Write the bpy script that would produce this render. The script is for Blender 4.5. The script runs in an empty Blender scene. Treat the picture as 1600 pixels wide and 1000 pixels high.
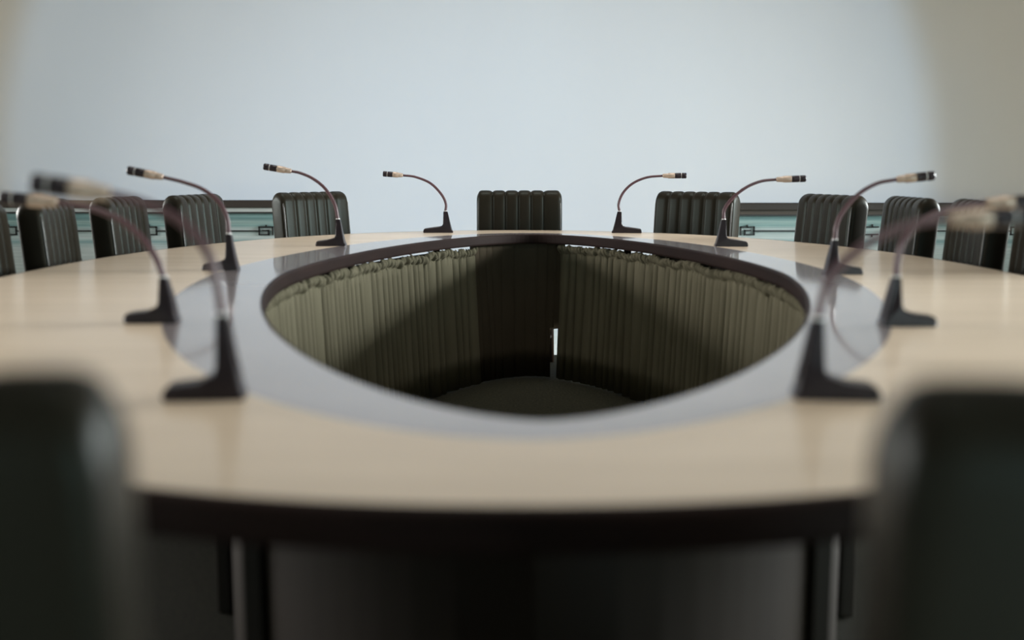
import bpy, bmesh, math, random
from mathutils import Vector, Matrix

random.seed(7)
PI = math.pi
scene = bpy.context.scene
COL = scene.collection

# ------------------------------------------------------------------ camera
cam_data = bpy.data.cameras.new('camera')
cam = bpy.data.objects.new('camera', cam_data)
COL.objects.link(cam)
cam_data.sensor_width = 36.0
cam_data.lens = 36.0 * 1750.0 / 1600.0
cam.location = (0.0, 0.0, 1.06)
cam.rotation_euler = (PI / 2 - math.atan(235.0 / 1750.0), 0, 0)
cam_data.dof.use_dof = True
cam_data.dof.focus_distance = 5.9
cam_data.dof.aperture_fstop = 1.6
cam_data.clip_start = 0.02
scene.camera = cam

# ------------------------------------------------------------------ world, lights, exposure
world = bpy.data.worlds.new('world')
scene.world = world
world.use_nodes = True
wbg = world.node_tree.nodes['Background']
wbg.inputs[0].default_value = (0.80, 0.90, 1.0, 1)
wbg.inputs[1].default_value = 0.3

vs = scene.view_settings
vs.view_transform = 'Standard'
vs.look = 'None'
vs.gamma = 1.0
vs.use_curve_mapping = False
vs.exposure = 0.0

def area_light(name, loc, target, sx, sy, power, color, spread=PI):
    d = bpy.data.lights.new(name, 'AREA')
    d.shape = 'RECTANGLE'
    d.size, d.size_y = sx, sy
    d.energy = power
    d.color = color
    d.spread = spread
    o = bpy.data.objects.new(name, d)
    COL.objects.link(o)
    o.location = loc
    o.rotation_euler = (Vector(target) - Vector(loc)).to_track_quat('-Z', 'Y').to_euler()
    return o

def spot_light(name, loc, target, angle, blend, power, color, radius):
    d = bpy.data.lights.new(name, 'SPOT')
    d.spot_size = math.radians(angle)
    d.spot_blend = blend
    d.energy = power
    d.color = color
    d.shadow_soft_size = radius
    o = bpy.data.objects.new(name, d)
    COL.objects.link(o)
    o.location = loc
    o.rotation_euler = (Vector(target) - Vector(loc)).to_track_quat('-Z', 'Y').to_euler()
    return o

# daylight through the side windows and the glass door behind; overhead, rear left and behind-wall lamps are added
area_light('daylight_right', (4.5, 4.6, 1.45), (-0.6, 3.2, 0.55), 3.0, 0.9, 330, (0.92, 0.97, 0.97), math.radians(130))
area_light('daylight_left', (-4.5, 4.6, 1.45), (0.6, 3.2, 0.55), 3.0, 0.9, 150, (0.98, 0.96, 0.93), math.radians(130))
area_light('added_table_fill', (0.0, 3.6, 3.2), (0.0, 3.6, 0.0), 3.2, 5.4, 29, (1.0, 0.95, 0.87), math.radians(46))  # added overhead fill, brightens the tabletop
area_light('added_table_fill_far', (0.0, 5.3, 3.19), (0.0, 5.3, 0.0), 3.2, 1.6, 5.5, (1.0, 0.97, 0.92), math.radians(46))  # added fill, lifts the wood at the far end
area_light('daylight_door', (2.85, -2.75, 1.0), (2.2, 3.0, 0.9), 2.65, 1.95, 125, (0.72, 0.96, 1.0))
area_light('added_rear_fill', (-2.85, -2.75, 1.0), (-2.2, 3.0, 0.9), 2.65, 1.95, 28, (0.72, 0.96, 1.0))  # added dim fill for the near sides of the left chairs
spot_light('added_wall_backlight', (-0.3, 14.4, 0.95), (-0.3, 7.4, 0.95), 47.6, 0.045, 900, (0.37, 0.70, 1.08), 0.12)  # added lamp behind the wall, shapes its bright pool
low = spot_light('added_wall_backlight_low', (0.15, 14.4, 0.75), (0.15, 7.4, 0.75), 38.0, 1.0, 820, (0.37, 0.70, 1.08), 0.15)  # added lamp, brightens the lower middle of the pool
low.scale = (1.55, 1.0, 1.0)

# ------------------------------------------------------------------ materials
def new_mat(name):
    m = bpy.data.materials.new(name)
    m.use_nodes = True
    nt = m.node_tree
    for n in list(nt.nodes):
        nt.nodes.remove(n)
    out = nt.nodes.new('ShaderNodeOutputMaterial')
    b = nt.nodes.new('ShaderNodeBsdfPrincipled')
    nt.links.new(b.outputs[0], out.inputs[0])
    return m, nt, b, out

def noise_mat(name, c1, c2, scale=8.0, stretch=(1, 1, 1), rough=0.5, bump=0.0, bump_scale=None,
              coat=0.0, coat_rough=0.1, metallic=0.0, spec=0.5, detail=4.0, rot=(0, 0, 0)):
    m, nt, b, out = new_mat(name)
    tc = nt.nodes.new('ShaderNodeTexCoord')
    mp = nt.nodes.new('ShaderNodeMapping')
    mp.inputs['Scale'].default_value = stretch
    mp.inputs['Rotation'].default_value = rot
    nz = nt.nodes.new('ShaderNodeTexNoise')
    nz.inputs['Scale'].default_value = scale
    nz.inputs['Detail'].default_value = detail
    cr = nt.nodes.new('ShaderNodeValToRGB')
    cr.color_ramp.elements[0].position = 0.3
    cr.color_ramp.elements[0].color = (*c1, 1)
    cr.color_ramp.elements[1].position = 0.7
    cr.color_ramp.elements[1].color = (*c2, 1)
    nt.links.new(tc.outputs['Object'], mp.inputs[0])
    nt.links.new(mp.outputs[0], nz.inputs['Vector'])
    nt.links.new(nz.outputs[0], cr.inputs[0])
    nt.links.new(cr.outputs[0], b.inputs['Base Color'])
    b.inputs['Roughness'].default_value = rough
    b.inputs['Metallic'].default_value = metallic
    b.inputs['Specular IOR Level'].default_value = spec
    b.inputs['Coat Weight'].default_value = coat
    b.inputs['Coat Roughness'].default_value = coat_rough
    if bump:
        n2 = nt.nodes.new('ShaderNodeTexNoise')
        n2.inputs['Scale'].default_value = bump_scale or scale * 4
        bp = nt.nodes.new('ShaderNodeBump')
        bp.inputs['Strength'].default_value = bump
        bp.inputs['Distance'].default_value = 0.002
        nt.links.new(tc.outputs['Object'], n2.inputs['Vector'])
        nt.links.new(n2.outputs[0], bp.inputs['Height'])
        nt.links.new(bp.outputs[0], b.inputs['Normal'])
    return m

M = {}
M['leather'] = noise_mat('black_leather', (0.015, 0.012, 0.008), (0.020, 0.016, 0.011), 6, rough=0.38, bump=0.2, bump_scale=260, spec=0.22)
M['leather'].node_tree.nodes['Principled BSDF'].inputs['Specular Tint'].default_value = (0.22, 0.32, 0.31, 1)
M['piping'] = noise_mat('leather_piping', (0.024, 0.021, 0.016), (0.030, 0.027, 0.020), 20, rough=0.3)
M['chair_wood'] = noise_mat('dark_chair_wood', (0.020, 0.011, 0.007), (0.035, 0.020, 0.012), 5, (1, 1, 0.15), rough=0.4)
M['wood'] = noise_mat('pale_maple_veneer', (0.52, 0.42, 0.313), (0.60, 0.492, 0.374), 3.0, (0.35, 6.0, 1), rough=0.5, coat=0.5, coat_rough=0.17)
M['band'] = noise_mat('grey_lacquer_band', (0.23, 0.20, 0.205), (0.285, 0.25, 0.255), 2.0, (1, 1, 1), rough=0.35, coat=1.0, coat_rough=0.07)
M['mahogany'] = noise_mat('mahogany_edge', (0.012, 0.006, 0.005), (0.020, 0.010, 0.008), 4, (1, 1, 5), rough=0.6, spec=0.12)
M['leg_wood'] = noise_mat('dark_leg_wood', (0.012, 0.008, 0.005), (0.02, 0.013, 0.008), 3, (1, 1, 0.2), rough=0.6, spec=0.2)
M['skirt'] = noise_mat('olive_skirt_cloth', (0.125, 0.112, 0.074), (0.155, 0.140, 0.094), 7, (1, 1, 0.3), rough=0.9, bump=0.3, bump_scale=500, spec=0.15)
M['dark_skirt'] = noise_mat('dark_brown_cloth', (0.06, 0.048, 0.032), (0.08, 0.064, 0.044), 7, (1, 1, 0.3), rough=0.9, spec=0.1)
M['mic_black'] = noise_mat('matte_black_plastic', (0.016, 0.011, 0.013), (0.024, 0.017, 0.019), 30, rough=0.30, spec=0.22, bump=0.1, bump_scale=400)
M['mic_neck'] = noise_mat('plum_brown_gooseneck', (0.065, 0.026, 0.031), (0.085, 0.036, 0.042), 60, (1, 1, 8), rough=0.4)
M['mic_sleeve'] = noise_mat('champagne_metal_sleeve', (0.33, 0.25, 0.19), (0.45, 0.345, 0.27), 20, rough=0.38, metallic=0.3)
M['mic_ring'] = noise_mat('pale_ring', (0.42, 0.40, 0.39), (0.52, 0.50, 0.48), 20, rough=0.4, metallic=0.3)
M['paint'] = noise_mat('warm_white_paint', (0.60, 0.57, 0.50), (0.64, 0.61, 0.54), 1.5, rough=0.85, spec=0.2)
M['dim_paint'] = noise_mat('brown_grey_paint', (0.16, 0.145, 0.12), (0.19, 0.17, 0.14), 1.5, rough=0.85, spec=0.2)
M['ceiling'] = noise_mat('ceiling_paint', (0.12, 0.11, 0.095), (0.15, 0.14, 0.12), 1.5, rough=0.9, spec=0.2)
M['tile'] = noise_mat('pale_stone_tile', (0.62, 0.68, 0.62), (0.72, 0.78, 0.72), 2.5, rough=0.15, coat=0.6, coat_rough=0.05)
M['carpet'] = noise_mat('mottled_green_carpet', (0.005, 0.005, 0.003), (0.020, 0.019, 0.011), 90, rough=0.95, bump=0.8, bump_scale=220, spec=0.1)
M['rail'] = noise_mat('dark_rail_wood', (0.022, 0.014, 0.010), (0.034, 0.022, 0.015), 3, (0.2, 1, 4), rough=0.5)
M['lip'] = noise_mat('brown_rail_lip', (0.060, 0.045, 0.033), (0.080, 0.060, 0.045), 3, (0.2, 1, 4), rough=0.5)
M['pale_strip'] = noise_mat('pale_strip', (0.55, 0.58, 0.56), (0.62, 0.64, 0.62), 3, rough=0.5)
M['fret'] = noise_mat('black_fret', (0.012, 0.012, 0.011), (0.018, 0.017, 0.015), 20, rough=0.4)
M['frame'] = noise_mat('window_frame_paint', (0.55, 0.53, 0.48), (0.6, 0.58, 0.53), 3, rough=0.5)

# end wall: made translucent so added lamps behind it draw its pool of light
def wall_material():
    m, nt, b, out = new_mat('pale_translucent_wall')
    nt.nodes.remove(b)
    df = nt.nodes.new('ShaderNodeBsdfDiffuse')
    df.inputs[0].default_value = (0.90, 0.71, 0.475, 1)
    tr = nt.nodes.new('ShaderNodeBsdfTranslucent')
    tr.inputs[0].default_value = (0.80, 0.82, 0.82, 1)
    nz = nt.nodes.new('ShaderNodeTexNoise')
    nz.inputs['Scale'].default_value = 0.9
    nz.inputs['Detail'].default_value = 3
    tc = nt.nodes.new('ShaderNodeTexCoord')
    mp = nt.nodes.new('ShaderNodeMapping')
    mp.inputs['Scale'].default_value = (1.6, 1, 0.5)
    cr = nt.nodes.new('ShaderNodeValToRGB')
    cr.color_ramp.elements[0].position = 0.25
    cr.color_ramp.elements[0].color = (0.77, 0.79, 0.80, 1)
    cr.color_ramp.elements[1].position = 0.75
    cr.color_ramp.elements[1].color = (0.84, 0.85, 0.85, 1)
    nt.links.new(tc.outputs['Object'], mp.inputs[0])
    nt.links.new(mp.outputs[0], nz.inputs['Vector'])
    nt.links.new(nz.outputs[0], cr.inputs[0])
    nt.links.new(cr.outputs[0], tr.inputs[0])
    ad = nt.nodes.new('ShaderNodeMixShader')
    ad.inputs[0].default_value = 0.5
    nt.links.new(df.outputs[0], ad.inputs[1])
    nt.links.new(tr.outputs[0], ad.inputs[2])
    nt.links.new(ad.outputs[0], out.inputs[0])
    return m
M['wall'] = wall_material()

# wainscot inlay: woven sea-green stripes that pale towards the bottom of the panel
def stripe_material():
    m, nt, b, out = new_mat('sea_green_striped_inlay')
    tc = nt.nodes.new('ShaderNodeTexCoord')
    sp = nt.nodes.new('ShaderNodeSeparateXYZ')
    mr = nt.nodes.new('ShaderNodeMapRange')
    mr.inputs['From Min'].default_value = 0.54
    mr.inputs['From Max'].default_value = 0.79
    cr = nt.nodes.new('ShaderNodeValToRGB')
    e = cr.color_ramp.elements
    stops = [(0.0, (0.50, 0.54, 0.53)), (0.12, (0.40, 0.48, 0.48)), (0.20, (0.22, 0.34, 0.35)), (0.30, (0.50, 0.56, 0.55)),
             (0.44, (0.40, 0.49, 0.48)), (0.52, (0.48, 0.55, 0.54)), (0.62, (0.21, 0.34, 0.33)), (0.72, (0.29, 0.40, 0.38)),
             (0.80, (0.13, 0.24, 0.24)), (0.90, (0.20, 0.33, 0.32)), (1.0, (0.14, 0.27, 0.27))]
    e[0].position, e[0].color = stops[0][0], (*stops[0][1], 1)
    e[1].position, e[1].color = stops[-1][0], (*stops[-1][1], 1)
    for p, c in stops[1:-1]:
        n = e.new(p)
        n.color = (*c, 1)
    nz = nt.nodes.new('ShaderNodeTexNoise')
    nz.inputs['Scale'].default_value = 10
    mp = nt.nodes.new('ShaderNodeMapping')
    mp.inputs['Scale'].default_value = (0.3, 1, 14)
    mx = nt.nodes.new('ShaderNodeMix')
    mx.data_type = 'RGBA'
    mx.blend_type = 'OVERLAY'
    mx.inputs[0].default_value = 0.35
    nt.links.new(tc.outputs['Object'], sp.inputs[0])
    nt.links.new(sp.outputs[2], mr.inputs[0])
    nt.links.new(mr.outputs[0], cr.inputs[0])
    nt.links.new(tc.outputs['Object'], mp.inputs[0])
    nt.links.new(mp.outputs[0], nz.inputs['Vector'])
    nt.links.new(cr.outputs[0], mx.inputs[6])
    nt.links.new(nz.outputs[0], mx.inputs[7])
    nt.links.new(mx.outputs[2], b.inputs['Base Color'])
    b.inputs['Roughness'].default_value = 0.45
    return m
M['stripe'] = stripe_material()

# ------------------------------------------------------------------ helpers
def obj(name, bm, mat, parent=None, smooth=False):
    bmesh.ops.recalc_face_normals(bm, faces=bm.faces)
    me = bpy.data.meshes.new(name)
    bm.to_mesh(me)
    bm.free()
    me.materials.append(mat)
    if smooth:
        for p in me.polygons:
            p.use_smooth = True
    o = bpy.data.objects.new(name, me)
    COL.objects.link(o)
    if parent is not None:
        o.parent = parent
    return o

def thing(name, label, cat, loc=(0, 0, 0), rz=0.0, group=None):
    o = bpy.data.objects.new(name, None)
    o.empty_display_size = 0.1
    COL.objects.link(o)
    o.location = loc
    o.rotation_euler = (0, 0, rz)
    o['label'] = label
    o['category'] = cat
    if group:
        o['group'] = group
    return o

def tag(o, label, cat, group=None):
    o['label'] = label
    o['category'] = cat
    if group:
        o['group'] = group
    return o

def struct(name, bm, mat, parent=None, smooth=False):
    o = obj(name, bm, mat, parent, smooth)
    if parent is None:
        o['kind'] = 'structure'
    return o

def box(bm, c, s, rot=None, bevel=0.0):
    r = bmesh.ops.create_cube(bm, size=1.0)
    vs_ = r['verts']
    bmesh.ops.scale(bm, vec=s, verts=vs_)
    if bevel:
        es = list({e for v in vs_ for e in v.link_edges})
        rb = bmesh.ops.bevel(bm, geom=es, offset=bevel, segments=2, affect='EDGES', profile=0.5)
        vs_ = list({v for f in rb['faces'] for v in f.verts} | {v for v in vs_ if v.is_valid})
    if rot is not None:
        bmesh.ops.rotate(bm, verts=vs_, cent=(0, 0, 0), matrix=rot)
    bmesh.ops.translate(bm, verts=vs_, vec=c)

def tube(bm, pts, radii, seg=12, caps=True):
    pts = [Vector(p) for p in pts]
    n = len(pts)
    if not hasattr(radii, '__len__'):
        radii = [radii] * n
    rings = []
    side = None
    for i in range(n):
        d = (pts[min(i + 1, n - 1)] - pts[max(i - 1, 0)])
        d.normalize()
        if side is None:
            side = d.orthogonal().normalized()
        side = (side - d * side.dot(d)).normalized()
        up = d.cross(side)
        rings.append([bm.verts.new(pts[i] + (side * math.cos(a) + up * math.sin(a)) * radii[i])
                      for a in [2 * PI * k / seg for k in range(seg)]])
    for i in range(n - 1):
        for k in range(seg):
            bm.faces.new((rings[i][k], rings[i][(k + 1) % seg], rings[i + 1][(k + 1) % seg], rings[i + 1][k]))
    if caps:
        bm.faces.new(rings[0][::-1])
        bm.faces.new(rings[-1])

def catmull(pts, n=10):
    pts = [Vector(p) for p in pts]
    P = [pts[0] * 2 - pts[1]] + pts + [pts[-1] * 2 - pts[-2]]
    out = []
    for i in range(1, len(P) - 2):
        p0, p1, p2, p3 = P[i - 1], P[i], P[i + 1], P[i + 2]
        for k in range(n):
            t = k / n
            out.append(0.5 * ((2 * p1) + (p2 - p0) * t + (2 * p0 - 5 * p1 + 4 * p2 - p3) * t * t + (3 * p1 - p0 - 3 * p2 + p3) * t ** 3))
    out.append(pts[-1])
    return out

# ------------------------------------------------------------------ room
XW, YB, YF, ZC = 4.3, 7.4, -2.6, 3.3
bm = bmesh.new(); box(bm, (0, (YB + YF) / 2, -0.05), (2 * XW + 0.4, YB - YF + 0.4, 0.1)); struct('floor', bm, M['tile'])
bm = bmesh.new(); box(bm, (0, (YB + YF) / 2, ZC + 0.05), (2 * XW + 0.4, YB - YF + 0.4, 0.1)); struct('ceiling', bm, M['ceiling'])
bm = bmesh.new()
for sx in (-1, 1):
    box(bm, (sx * 1.69, 3.6, ZC - 0.06), (0.06, 5.6, 0.12))
for y in (0.83, 6.37):
    box(bm, (0, y, ZC - 0.06), (3.32, 0.06, 0.12))
struct('added_fill_frame', bm, M['ceiling'])  # unseen frame, added round the overhead fill lamp
bm = bmesh.new()
v = [bm.verts.new(p) for p in ((-XW, YB, 0), (XW, YB, 0), (XW, YB, ZC), (-XW, YB, ZC))]
bm.faces.new(v)
struct('wall_back', bm, M['wall'])
bm = bmesh.new()
DX0, DX1, DZ = 1.5, 4.2, 2.05
box(bm, (0, YF - 0.05, ZC / 2), (2 * DX0, 0.1, ZC))
for sg in (-1, 1):
    box(bm, (sg * (XW + DX1) / 2, YF - 0.05, ZC / 2), (XW - DX1, 0.1, ZC))
    box(bm, (sg * (DX0 + DX1) / 2, YF - 0.05, (ZC + DZ) / 2), (DX1 - DX0, 0.1, ZC - DZ))
struct('wall_front', bm, M['dim_paint'])
for sg in (-1, 1):
    bm = bmesh.new()
    for x in (DX0 + 0.03, (DX0 + DX1) / 2, DX1 - 0.03):
        box(bm, (sg * x, YF - 0.05, DZ / 2), (0.06, 0.05, DZ))
    for z in (0.05, DZ - 0.03):
        box(bm, (sg * (DX0 + DX1) / 2, YF - 0.05, z), (DX1 - DX0, 0.05, 0.06 if z > 1 else 0.1))
    struct('door_1' if sg > 0 else 'added_glazing', bm, M['frame'])  # left glazing is unseen, added for the rear fill lamp
WY0, WY1, WZ0, WZ1 = 3.0, 6.2, 0.95, 1.95
for sgn, nm in ((-1, 'left'), (1, 'right')):
    bm = bmesh.new()
    x = sgn * (XW + 0.06)
    box(bm, (x, (YB + YF) / 2, WZ0 / 2), (0.12, YB - YF, WZ0))
    box(bm, (x, (YB + YF) / 2, (WZ1 + ZC) / 2), (0.12, YB - YF, ZC - WZ1))
    box(bm, (x, (YF + WY0) / 2, (WZ0 + WZ1) / 2), (0.12, WY0 - YF, WZ1 - WZ0))
    box(bm, (x, (YB + WY1) / 2, (WZ0 + WZ1) / 2), (0.12, YB - WY1, WZ1 - WZ0))
    struct('wall_' + nm, bm, M['paint'])
    bm = bmesh.new()
    for k in range(4):
        y = WY0 + 0.03 + (WY1 - WY0 - 0.06) * k / 3
        box(bm, (x, y, (WZ0 + WZ1) / 2), (0.06, 0.06, WZ1 - WZ0))
    for z in (WZ0 + 0.03, WZ1 - 0.03):
        box(bm, (x, (WY0 + WY1) / 2, z), (0.06, WY1 - WY0, 0.06))
    struct('window_1' if sgn < 0 else 'window_2', bm, M['frame'])

# carpet under the table
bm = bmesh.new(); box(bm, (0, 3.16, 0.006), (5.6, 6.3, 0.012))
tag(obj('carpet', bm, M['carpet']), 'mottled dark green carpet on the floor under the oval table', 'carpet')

# low wall panelling on both sides of the plain middle bay
PX = 0.0
def fret_bar(bm, x0, z0, x1, z1, w=0.009):
    a, b = Vector((x0, 0, z0)), Vector((x1, 0, z1))
    c = (a + b) / 2
    if abs(x1 - x0) > abs(z1 - z0):
        box(bm, (c.x, YB - 0.040, c.z), (abs(x1 - x0) + w, 0.012, w))
    else:
        box(bm, (c.x, YB - 0.040, c.z), (w, 0.012, abs(z1 - z0) + w))

def panelling(name, xa, xb, zr, lip_mat, panels):
    """xa..xb extent; zr: rail top; panels: (x0, x1, left motif, right motif)"""
    w, c = abs(xb - xa), (xa + xb) / 2
    bm = bmesh.new(); box(bm, (c, YB - 0.016, 0.40), (w, 0.028, 0.78)); root = struct(name, bm, M['stripe'])
    bm = bmesh.new(); box(bm, (c, YB - 0.045, zr - 0.024), (w, 0.088, 0.048), bevel=0.006); obj('rail', bm, M['rail'], root)
    bm = bmesh.new(); box(bm, (c, YB - 0.030, zr - 0.062), (w, 0.052, 0.027)); obj('rail_lip', bm, lip_mat, root)
    bm = bmesh.new(); box(bm, (c, YB - 0.034, zr - 0.081), (w, 0.060, 0.010)); obj('moulding', bm, M['fret'], root)
    bm = bmesh.new(); box(bm, (c, YB - 0.036, 0.06), (w, 0.040, 0.12)); obj('skirting', bm, M['rail'], root)
    for (x0, x1, ml, mr_) in panels:
        bm = bmesh.new()
        zl = 0.661
        hw = 0.088
        fret_bar(bm, x0 + hw, zl, x1 - hw, zl)
        for xs, motif, d in ((x0, ml, 1), (x1, mr_, -1)):
            # motif grows from the panel end (xs) towards its middle
            a, b_ = xs, xs + d * hw
            t, bo = zl + 0.026, zl - 0.024
            if motif == 'spiral':
                fret_bar(bm, a, bo, a, t); fret_bar(bm, a, t, b_, t); fret_bar(bm, b_, t, b_, bo)
                fret_bar(bm, b_, bo, a + d * 0.028, bo); fret_bar(bm, a + d * 0.028, bo, a + d * 0.028, zl + 0.003)
                fret_bar(bm, a + d * 0.028, zl + 0.003, a + d * 0.064, zl + 0.003)
                fret_bar(bm, a + d * 0.042, t, a + d * 0.042, t + 0.010)
            else:
                fret_bar(bm, a, t, b_, t); fret_bar(bm, b_, t, b_, bo); fret_bar(bm, b_, bo, a, bo)
                fret_bar(bm, a + d * 0.038, t, a + d * 0.038, t + 0.013); fret_bar(bm, a + d * 0.038, bo, a + d * 0.038, bo - 0.013)
        obj('fretwork', bm, M['fret'], root)
    return root

panelling('trim_1', -4.25, -1.30, 0.862, M['pale_strip'], [(-2.42, -1.57, 'rect', 'spiral'), (-3.34, -2.50, 'rect', 'spiral'), (-4.22, -3.42, 'rect', 'spiral')])
panelling('trim_2', 1.28, 4.25, 0.845, M['lip'], [(1.50, 2.40, 'spiral', 'rect'), (2.49, 3.36, 'spiral', 'rect'), (3.45, 4.22, 'spiral', 'rect')])

# ------------------------------------------------------------------ table
def sel(t, cx, cy, a, b, p, shear=0.0):
    c, s = math.cos(t), math.sin(t)
    x = a * math.copysign(abs(c) ** (2 / p), c)
    y = b * math.copysign(abs(s) ** (2 / p), s)
    return Vector((cx + x + shear * y, cy + y, 0))
def outer(t): return sel(t, 0.012, 3.51, 1.56, 2.48, 2.1)
def band_o(t): return sel(t, 0.045, 3.51, 0.965, 2.205, 1.88 if math.sin(t) >= 0 else 1.76, 0.012)
def hole(t): return sel(t, 0.068, 3.51, 0.772, 2.09, 1.72 if math.sin(t) >= 0 else 1.58, 0.014)

def resample(f, n):
    raw = [f(2 * PI * i / 4000) for i in range(4001)]
    L = [0]
    for i in range(4000):
        L.append(L[-1] + (raw[i + 1] - raw[i]).length)
    out, j = [], 0
    for k in range(n):
        d = L[-1] * k / n
        while L[j + 1] < d: j += 1
        u = (d - L[j]) / max(1e-9, L[j + 1] - L[j])
        out.append(raw[j].lerp(raw[j + 1], u))
    return out, L[-1]

def polar_match(f, n):
    """points of curve f at n equal polar angles about the table's centre"""
    cx, cy = 0.04, 3.51
    raw = [f(2 * PI * i / 6000) for i in range(6001)]
    ang = [math.atan2(p.y - cy, (p.x - cx) * 1.8) for p in raw]
    un = [ang[0]]
    for a in ang[1:]:
        while a < un[-1] - PI: a += 2 * PI
        un.append(a)
    out, j = [], 0
    for k in range(n):
        a = un[0] + 2 * PI * k / n
        while j < 5999 and un[j + 1] < a: j += 1
        u = min(1, max(0, (a - un[j]) / max(1e-9, un[j + 1] - un[j])))
        out.append(raw[j].lerp(raw[j + 1], u))
    return out

NT = 320
C_out, C_band, C_hole = polar_match(outer, NT), polar_match(band_o, NT), polar_match(hole, NT)

def normals2(c):
    n = len(c)
    r = []
    for i in range(n):
        d = (c[(i + 1) % n] - c[i - 1]).normalized()
        r.append(Vector((d.y, -d.x, 0)))
    return r

def ring(ci, co, prof, n=NT):
    """prof: closed list of (s, z): s=0 on the inner curve, 1 on the outer curve"""
    bm = bmesh.new()
    rows = [[bm.verts.new((*(ci[k].lerp(co[k], s)).xy, z)) for k in range(n)] for s, z in prof]
    for i in range(len(prof)):
        a, b = rows[i], rows[(i + 1) % len(prof)]
        for k in range(n):
            bm.faces.new((a[k], a[(k + 1) % n], b[(k + 1) % n], b[k]))
    return bm

TZ = 0.74
table = thing('conference_table', 'long oval conference table of pale glossy wood with an open middle', 'table', (0, 3.51, 0))
def tpart(name, bm, mat, smooth=False):
    bmesh.ops.translate(bm, verts=bm.verts, vec=(0, -3.51, 0))
    return obj(name, bm, mat, table, smooth)

n_out, n_hole = normals2(C_out), normals2(C_hole)
C_out_in = [p - n * 0.014 for p, n in zip(C_out, n_out)]
C_hole_out = [p + n * 0.010 for p, n in zip(C_hole, n_hole)]
tpart('tabletop', ring(C_band, C_out_in, [(0, TZ), (0.33, TZ), (0.66, TZ), (1, TZ), (1, TZ - 0.04), (0, TZ - 0.04)]), M['wood'])
tb = tpart('inlay_band', ring(C_hole_out, C_band, [(0, TZ), (0.5, TZ), (1, TZ), (1, TZ - 0.04), (0, TZ - 0.04)]), M['band'])
tb['label'] = 'grey lacquered band around the opening'
def trim_profile(zt, zb, r=0.35):
    return [(0, zt), (0.5, zt), (0.8, zt - 0.002), (1.0, zt - 0.007), (1.0, zb + 0.007), (0.8, zb), (0, zb)]
e1 = tpart('edge_trim', ring(C_out_in, C_out, trim_profile(TZ, TZ - 0.046)), M['mahogany'])
e2 = tpart('inner_edge_trim', ring(C_hole_out, C_hole, trim_profile(TZ, TZ - 0.046)), M['mahogany'])
# slim posts and curved dark panels standing just outside the skirts
C_dense, per_h = resample(hole, 1440)
N_dense = normals2(C_dense)
def at_hole(u, off):
    i = int(u * 1440) % 1440
    p = C_dense[i] + N_dense[i] * off
    return p
def panel_bm(u0, u1, off, th, z0, z1):
    bm = bmesh.new()
    n = max(2, int((u1 - u0) * 160))
    rows = []
    for k in range(n + 1):
        u = u0 + (u1 - u0) * k / n
        a_, b_ = at_hole(u, off), at_hole(u, off + th)
        rows.append([bm.verts.new((a_.x, a_.y, z0)), bm.verts.new((b_.x, b_.y, z0)), bm.verts.new((b_.x, b_.y, z1)), bm.verts.new((a_.x, a_.y, z1))])
    for r0, r1 in zip(rows[:-1], rows[1:]):
        for k in range(4):
            bm.faces.new((r0[k], r0[(k + 1) % 4], r1[(k + 1) % 4], r1[k]))
    bm.faces.new(rows[0][::-1]); bm.faces.new(rows[-1])
    return bm
u_far = min(range(1440), key=lambda i: -C_dense[i].y) / 1440
u_near = min(range(1440), key=lambda i: C_dense[i].y) / 1440
PANELS = [(u_far + 0.06, u_far + 0.16), (u_far + 0.165, u_far + 0.255), (u_far + 0.26, u_far + 0.35), (u_far + 0.355, u_near - 0.070),
          (u_near - 0.065, u_near + 0.065), (u_near + 0.070, u_near + 0.145), (u_near + 0.15, u_near + 0.24), (u_near + 0.245, u_near + 0.335), (u_near + 0.34, u_near + 0.44)]
for u0, u1 in PANELS:
    tpart('panel', panel_bm(u0, u1, 0.075, 0.018, 0.014, 0.672), M['leg_wood'])
for u in [(PANELS[k][1] + PANELS[k + 1][0]) / 2 for k in range(8)] + [u_far + 0.055, u_far - 0.055]:
    p = at_hole(u, 0.112)
    bm = bmesh.new()
    box(bm, (p.x, p.y, (0.012 + TZ - 0.041) / 2), (0.032, 0.032, TZ - 0.041 - 0.012), bevel=0.004)
    tpart('leg', bm, M['leg_wood'])

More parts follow.
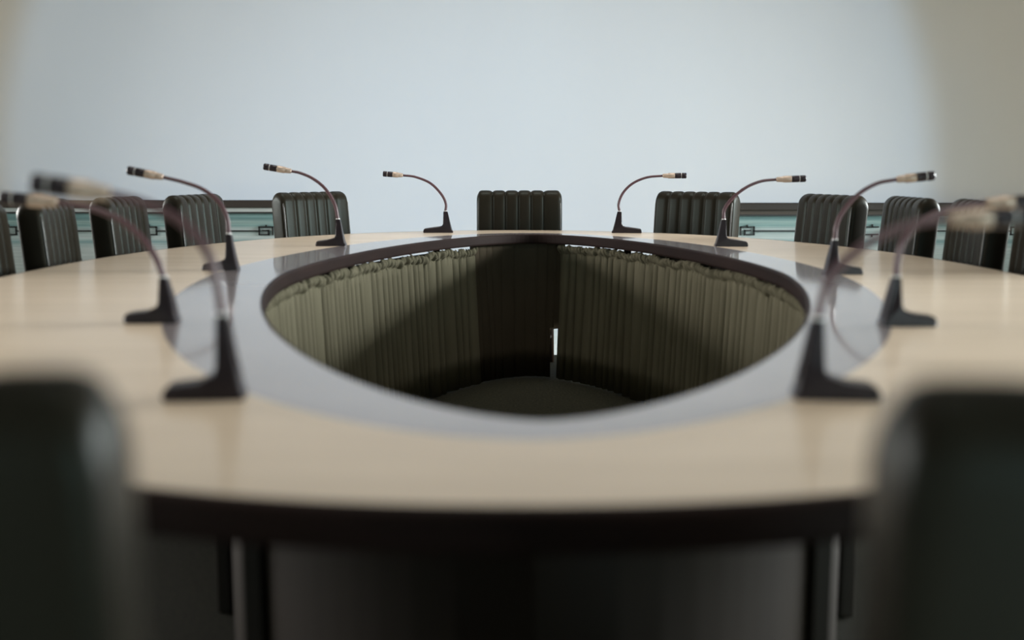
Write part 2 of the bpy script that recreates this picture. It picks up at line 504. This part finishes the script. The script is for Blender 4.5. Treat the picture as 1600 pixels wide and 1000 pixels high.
# pleated skirts hanging round the opening
n_pts, per = resample(hole, 3200)
n_nrm = normals2(n_pts)
def skirt(name, i0, i1, mat, label, header=True, seed=1, amp=0.015, inset=0.048, right_edge=None):
    rnd = random.Random(seed)
    idx = list(range(i0, i1 + 1))
    # irregular pleat phase
    ph, phase, w = 0.0, [], 1.0
    wid = []
    for j, i in enumerate(idx):
        if j % 14 == 0: w = rnd.uniform(0.45, 1.8)
        ph += w * PI * (per / 3200) / 0.064
        phase.append(ph)
    h1 = [rnd.uniform(-1, 1) for _ in range(len(idx) // 18 + 6)]
    def slow(j, arr=h1, step=18):
        a = j / step
        k = int(a); u = a - k; u = u * u * (3 - 2 * u)
        return arr[k] * (1 - u) + arr[k + 1] * u
    rufs = [rnd.uniform(-1, 1) for _ in range(len(idx) + 40)]
    if header:
        zs = [0.682, 0.678, 0.672, 0.664, 0.656, 0.648, 0.643, 0.635, 0.60, 0.52, 0.42, 0.30, 0.16, 0.016]
        hd = [0.010, 0.017, 0.021, 0.022, 0.019, 0.012, 0.004, 0.0, 0, 0, 0, 0, 0, 0]
    else:
        zs = [0.69, 0.66, 0.60, 0.52, 0.42, 0.30, 0.27, 0.265, 0.16, 0.016]
        hd = [0] * 10
    bm = bmesh.new()
    grid = []
    for j, i in enumerate(idx):
        p = n_pts[i % 3200]; n = n_nrm[i % 3200]
        colv = []
        for r, z in enumerate(zs):
            fall = (0.69 - z) / 0.67
            s = math.sin(phase[j] + 0.9 * slow(j) * fall)
            pl = amp * (2 * abs(s) ** 0.42 - 1) * (0.7 + 0.5 * fall)
            off = inset - pl - 0.03 * fall
            zz = z
            if hd[r] > 0:
                rf = slow(j * 4 + r * 7, rufs, 18) * 0.009 + math.sin(j * 0.8 + 4 * slow(j) + r * 0.5) * 0.005
                off = inset - hd[r] - rf
                zz = z + 0.008 * slow(j, h1, 26) + 0.006 * slow(j * 5, rufs, 18)
            elif header:
                zz = z + 0.008 * slow(j, h1, 26) * max(0, 1 - fall * 6)
            q = p + n * off
            if right_edge is not None and z < 0.268:
                q.x = min(q.x, max(q.x - 0.06, right_edge))
            colv.append(bm.verts.new((q.x, q.y, zz)))
        grid.append(colv)
    for j in range(len(grid) - 1):
        for r in range(len(zs) - 1):
            bm.faces.new((grid[j][r], grid[j + 1][r], grid[j + 1][r + 1], grid[j][r + 1]))
    o = obj(name, bm, mat, None, True)
    sol = o.modifiers.new('cloth', 'SOLIDIFY')
    sol.thickness = 0.0012
    return tag(o, label, 'table skirt')

def idx_far(x):
    best = min((i for i in range(3200) if n_pts[i].y > 4.6), key=lambda i: abs(n_pts[i].x - x))
    return best
iA, iB = idx_far(0.212), idx_far(-0.145)       # counter-clockwise: right -> far end -> left -> near end
iN = min(range(3200), key=lambda i: n_pts[i].y)
skirt('table_skirt', iB, iN - 4, M['skirt'], 'pleated olive cloth skirt hanging round the left side of the opening', seed=3)
skirt('table_skirt', iN + 4, iA + 3200, M['skirt'], 'pleated olive cloth skirt hanging round the right side of the opening', seed=11)
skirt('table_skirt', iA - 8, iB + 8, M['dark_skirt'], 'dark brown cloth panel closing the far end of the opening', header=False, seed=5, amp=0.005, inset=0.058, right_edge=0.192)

# ------------------------------------------------------------------ chairs
W, T, ZT, ZBOT = 0.462, 0.080, 0.945, 0.40
def backrest_bm():
    bm = bmesh.new()
    R = 0.014                         # edge rounding of the cushion
    bounds = [-0.5, -0.315, -0.165, -0.015, 0.135, 0.285, 0.5]
    us = []
    for a, b in zip(bounds[:-1], bounds[1:]):
        for k in range(12):
            us.append(a + (b - a) * k / 12)
    us.append(0.5)
    extra = [-0.497, -0.492, -0.484, 0.484, 0.492, 0.497]
    us = sorted(set(us + extra))
    # inner path (y back, z up), front bottom -> over the top -> back bottom; y=0 is the front face
    ti = T - 2 * R
    ri = ti / 2
    path = []
    for k in range(8):
        path.append((Vector((0, R, ZBOT + R + (ZT - R - ri - ZBOT - R) * k / 7)), Vector((0, -1, 0))))
    zc = ZT - R - ri
    for k in range(1, 12):
        a = PI * k / 12
        path.append((Vector((0, R + ri - ri * math.cos(a), zc + ri * math.sin(a))), Vector((0, -math.cos(a), math.sin(a)))))
    for k in range(8):
        path.append((Vector((0, T - R, zc - (zc - ZBOT - R) * k / 7)), Vector((0, 1, 0))))
    def bulge(u):
        for a, b in zip(bounds[:-1], bounds[1:]):
            if a - 1e-9 <= u <= b + 1e-9:
                t = (u - a) / (b - a) * 2 - 1
                return 0.009 * (1 - abs(t) ** 4.5)
        return 0
    rows = []
    cr = 0.030                        # rounded upper corners of the silhouette
    for u in us:
        x = u * W
        e = W / 2 - abs(x)
        o = R if e >= R else math.sqrt(max(0, R * R - (R - e) ** 2))
        first = e < 0.185 * W and abs(u) > 0.3
        bl = bulge(u)
        if e < 0.05: bl = min(0.009, bl) if e > R else bl * 0.4
        drop = 0 if e >= cr else cr - math.sqrt(max(0, cr * cr - (cr - e) ** 2))
        row = []
        for p, n in path:
            kb = 1.0 if n.y <= 0.3 else max(0.15, 1 - (n.y - 0.3))
            q = p + n * (o + bl * kb)
            if q.z > ZT - 0.2:
                q.z -= drop * 0.75 * min(1, (q.z - (ZT - 0.2)) / 0.2)
            row.append(bm.verts.new((x, q.y, q.z)))
        rows.append(row)
    for a, b in zip(rows[:-1], rows[1:]):
        for k in range(len(path) - 1):
            bm.faces.new((a[k], b[k], b[k + 1], a[k + 1]))
        bm.faces.new((a[-1], b[-1], b[0], a[0]))
    bm.faces.new(rows[0])
    bm.faces.new(rows[-1][::-1])
    return bm

TILT = math.radians(5)
def tilt(bm):
    # lean the back about its lower front edge
    bmesh.ops.rotate(bm, verts=bm.verts, cent=(0, 0, 0.45), matrix=Matrix.Rotation(-TILT, 3, 'X'))
    return bm

def taper(bm):
    # the seat narrows towards its front
    for v in bm.verts:
        v.co.x *= 1 - 0.30 * min(1, max(0, -v.co.y / 0.34))

def make_chair(label):
    t = thing('conference_chair', label, 'chair', group='black leather chairs around the oval table')
    br = obj('backrest', tilt(backrest_bm()), M['leather'], t, True)
    for s in (-1, 1):
        bm = bmesh.new()
        x = s * (W / 2 - 0.010)
        pts = [(x, -0.001, ZBOT + 0.04), (x, -0.002, 0.70), (x, -0.002, ZT - 0.07), (x - s * 0.003, 0.004, ZT - 0.045)]
        tube(bm, catmull(pts, 4), 0.0042, 8)
        obj('piping', tilt(bm), M['piping'], br, True)
    bm = bmesh.new()
    box(bm, (0, -0.165, 0.435), (W - 0.03, 0.35, 0.09), bevel=0.022)
    taper(bm)
    obj('seat', bm, M['leather'], t, True)
    bm = bmesh.new()
    box(bm, (0, -0.155, 0.375), (W - 0.08, 0.31, 0.035))
    taper(bm)
    obj('seat_frame', bm, M['chair_wood'], t)
    for sx in (-1, 1):
        for y, lean in ((-0.285, -0.01), (-0.015, 0.03)):
            bm = bmesh.new()
            x = sx * (W / 2 - 0.06 - (0.062 if y < -0.2 else 0))
            tube(bm, [(x, y, 0.375), (x, y + lean * 0.5, 0.2), (x + sx * 0.006, y + lean, 0.0145)], [0.021, 0.018, 0.014], 10)
            obj('leg', bm, M['chair_wood'], t, True)
    bm = bmesh.new()
    x = W / 2 - 0.06
    for sx in (-1, 1):
        tube(bm, [(sx * (x - 0.062), -0.288, 0.16), (sx * x, -0.001, 0.16)], 0.010, 8)
    tube(bm, [(-x + 0.03, -0.14, 0.16), (x - 0.03, -0.14, 0.16)], 0.010, 8)
    tube(bm, [(-x, -0.001, 0.25), (x, -0.001, 0.25)], 0.010, 8)
    obj('stretcher', bm, M['chair_wood'], t, True)
    return t

def dup(root, label):
    r = root.copy(); COL.objects.link(r)
    r['label'] = label
    for ch in list(root.children):
        c = ch.copy(); COL.objects.link(c); c.parent = r
        for g in list(ch.children):
            d = g.copy(); COL.objects.link(d); d.parent = c
    return r

# x, y of the middle of the front face of the back (at seat-back height), heading of the front face in degrees (0 = faces the camera)
CHAIRS = [
    (0.040, 6.085, 0, 0.0, 'black channelled leather chair facing the camera at the far head of the table'),
    (-0.987, 5.690, 54, 0.0, 'black leather chair left of the head chair, beside the plain pale wall bay'),
    (-1.402, 5.111, 80, 0.0, 'second black leather chair on the left from the head chair, before the teal panelling'),
    (-1.588, 4.668, 90, 0.0, 'third black leather chair on the left from the head chair'),
    (-1.690, 4.195, 97, 0.0, 'fourth black leather chair on the left, almost touching the last left chair'),
    (-1.745, 3.725, 97, 0.0, 'black leather chair cut off by the left edge of the photo, beyond the pale tabletop'),
    (0.925, 5.760, -39, 0.0, 'black leather chair right of the head chair, beside the plain pale wall bay'),
    (1.412, 5.099, -74, 0.0, 'second black leather chair on the right from the head chair, teal panelling on both sides'),
    (1.604, 4.650, -91, 0.0, 'third black leather chair on the right, with bright teal sheen on its side'),
    (1.690, 4.178, -95, 0.0, 'fourth black leather chair on the right, before the shaded wall'),
    (1.740, 3.708, -96, 0.0, 'black leather chair cut off by the right edge of the photo, beyond the pale tabletop'),
    (-0.461, 0.690, 184, 0.0, 'large blurred dark chair back in the left foreground, nearest the camera'),
    (0.438, 0.660, 176, 0.0, 'large blurred dark chair back in the right foreground, nearest the camera'),
]
first = None
for x, y, deg, dz, lab in CHAIRS:
    if first is None:
        c = first = make_chair(lab)
    else:
        c = dup(first, lab)
    a = math.radians(deg)
    lean = 0.034 if y > 2 else 0.0          # the back leans away from its foot
    c.location = (x + math.sin(a) * lean, y - math.cos(a) * lean, 0)
    c.rotation_euler = (0, 0, math.radians(deg))

# ------------------------------------------------------------------ microphones
def base_bm(L, H, w=0.050):
    """L-shaped foot: column at x 0..0.04, tongue running to x = L"""
    bm = bmesh.new()
    # side outline in (x, z)
    outl = [(0.0, 0.0), (L, 0.0), (L + 0.002, 0.006), (L - 0.001, 0.016), (L - 0.006, 0.021), (L * 0.75, 0.026), (0.068, 0.0315), (0.056, 0.035), (0.051, 0.044),
            (0.0495, 0.07), (0.0485, H - 0.004), (0.046, H), (0.029, H), (0.0262, H - 0.004), (0.016, 0.06), (0.004, 0.014), (-0.001, 0.005)]
    outl = [(x * min(1, L / 0.148) if x < 0.1 else x, z) for x, z in outl]
    layers = []
    for y, ins in ((-w / 2, 0.003), (-w / 2 + 0.003, 0.0), (w / 2 - 0.003, 0.0), (w / 2, 0.003)):
        row = []
        for x, z in outl:
            k = 1.0
            if z > 0.04:
                k = 1 - 0.5 * (z - 0.04) / (H - 0.04)      # the column narrows upward
            cx = 0.038 * min(1, L / 0.148)
            xx = x + (ins if x < cx else -ins) 
            zz = z - (ins if z > 0.008 else 0)
            row.append(bm.verts.new((xx, y * k, zz)))
        layers.append(row)
    n = len(outl)
    for a, b in zip(layers[:-1], layers[1:]):
        for k in range(n):
            bm.faces.new((a[k], a[(k + 1) % n], b[(k + 1) % n], b[k]))
    bm.faces.new(layers[0][::-1])
    bm.faces.new(layers[-1])
    return bm

def microphone(loc, heading, L, H, stem, head, label):
    """stem: list of (x, z) from the column top to the sleeve; head: ((x, z) end). heading: degrees of local +x"""
    t = thing('gooseneck_microphone', label, 'microphone', loc, math.radians(heading), 'gooseneck microphones on the oval table')
    bm = base_bm(L, H)
    obj('base', bm, M['mic_black'], t)
    s0 = (0.038 * min(1, L / 0.148), H - 0.002)
    pts = [(s0[0], 0, s0[1])] + [(a, 0, b) for a, b in stem]
    path = catmull(pts, 10)
    bm = bmesh.new(); tube(bm, path, [0.0072 - 0.0012 * k / (len(path) - 1) for k in range(len(path))], 12); obj('gooseneck', bm, M['mic_neck'], t, True)
    bm = bmesh.new(); tube(bm, [(s0[0], 0, H - 0.001), (s0[0], 0, H + 0.004)], 0.0088, 14); obj('collar', bm, M['mic_ring'], t)
    a = Vector((stem[-1][0], 0, stem[-1][1])); e = Vector((head[0], 0, head[1]))
    d = (e - a); Lh = d.length; d.normalize()
    P = lambda u: a + d * (Lh * u)
    bm = bmesh.new()
    tube(bm, [P(0.0), P(0.02), P(0.20), P(0.23), P(0.25), P(0.50), P(0.52)], [0.0068, 0.0098, 0.0116, 0.0116, 0.0138, 0.0140, 0.0130], 18)
    obj('sleeve', bm, M['mic_sleeve'], t, True)
    bm = bmesh.new()
    tube(bm, [P(0.515), P(0.53), P(0.60), P(0.76), P(0.77), P(0.80), P(0.81), P(0.97), P(1.0)],
         [0.0128, 0.0136, 0.0140, 0.0140, 0.0126, 0.0126, 0.0142, 0.0142, 0.0112], 18)
    hd = obj('microphone_head', bm, M['mic_black'], t, True)
    bm = bmesh.new(); tube(bm, [P(0.775), P(0.80)], 0.0133, 18); obj('ring', bm, M['mic_ring'], hd)
    return t

Z = TZ
microphone((-0.303, 5.760, Z), 182, 0.150, 0.108, [(0.036, 0.150), (0.062, 0.200), (0.115, 0.252), (0.190, 0.283), (0.252, 0.291)], (0.354, 0.299),
           'gooseneck microphone on the far end of the table, just left of the head chair')
microphone((-0.703, 4.748, Z), 182, 0.125, 0.112, [(0.045, 0.175), (0.083, 0.240), (0.135, 0.283), (0.187, 0.306), (0.222, 0.313)], (0.338, 0.333),
           'gooseneck microphone in front of the chair left of the head chair')
microphone((-0.880, 3.600, Z), 183, 0.112, 0.115, [(0.032, 0.165), (0.055, 0.215), (0.105, 0.257), (0.165, 0.280), (0.228, 0.296)], (0.340, 0.318),
           'gooseneck microphone third from the far end on the left, foot beside grey band')
microphone((-0.706, 2.352, Z), 184, 0.108, 0.095, [(0.042, 0.135), (0.068, 0.175), (0.112, 0.215), (0.180, 0.243), (0.236, 0.252)], (0.352, 0.262),
           'blurred gooseneck microphone second nearest on the left, its head before the fourth left chair')
microphone((-0.378, 1.560, Z), 186, 0.110, 0.118, [(0.034, 0.165), (0.048, 0.210), (0.080, 0.248), (0.125, 0.273), (0.172, 0.287)], (0.276, 0.302),
           'most blurred microphone on the left, nearest the camera on the grey band')
microphone((0.511, 5.740, Z), -6, 0.150, 0.108, [(0.033, 0.150), (0.056, 0.205), (0.105, 0.252), (0.175, 0.281), (0.252, 0.289)], (0.372, 0.290),
           'gooseneck microphone on the far end of the table, just right of the head chair')
microphone((0.855, 4.720, Z), -4, 0.134, 0.112, [(0.036, 0.155), (0.072, 0.205), (0.125, 0.247), (0.185, 0.272), (0.246, 0.279)], (0.368, 0.283),
           'gooseneck microphone in front of the chair right of the head chair')
microphone((0.966, 3.455, Z), -2, 0.112, 0.105, [(0.032, 0.150), (0.052, 0.195), (0.095, 0.245), (0.150, 0.278), (0.208, 0.290)], (0.322, 0.302),
           'gooseneck microphone third from the far end on the right, before second right chair')
microphone((0.765, 2.303, Z), -2, 0.108, 0.100, [(0.030, 0.140), (0.042, 0.180), (0.085, 0.222), (0.150, 0.245), (0.200, 0.252)], (0.312, 0.256),
           'blurred gooseneck microphone second nearest on the right, base on pale wood')
microphone((0.399, 1.560, Z), -5, 0.115, 0.112, [(0.040, 0.160), (0.060, 0.190), (0.100, 0.222), (0.150, 0.244), (0.200, 0.252)], (0.312, 0.256),
           'most blurred microphone on the right, nearest the camera beside the dark chair back')
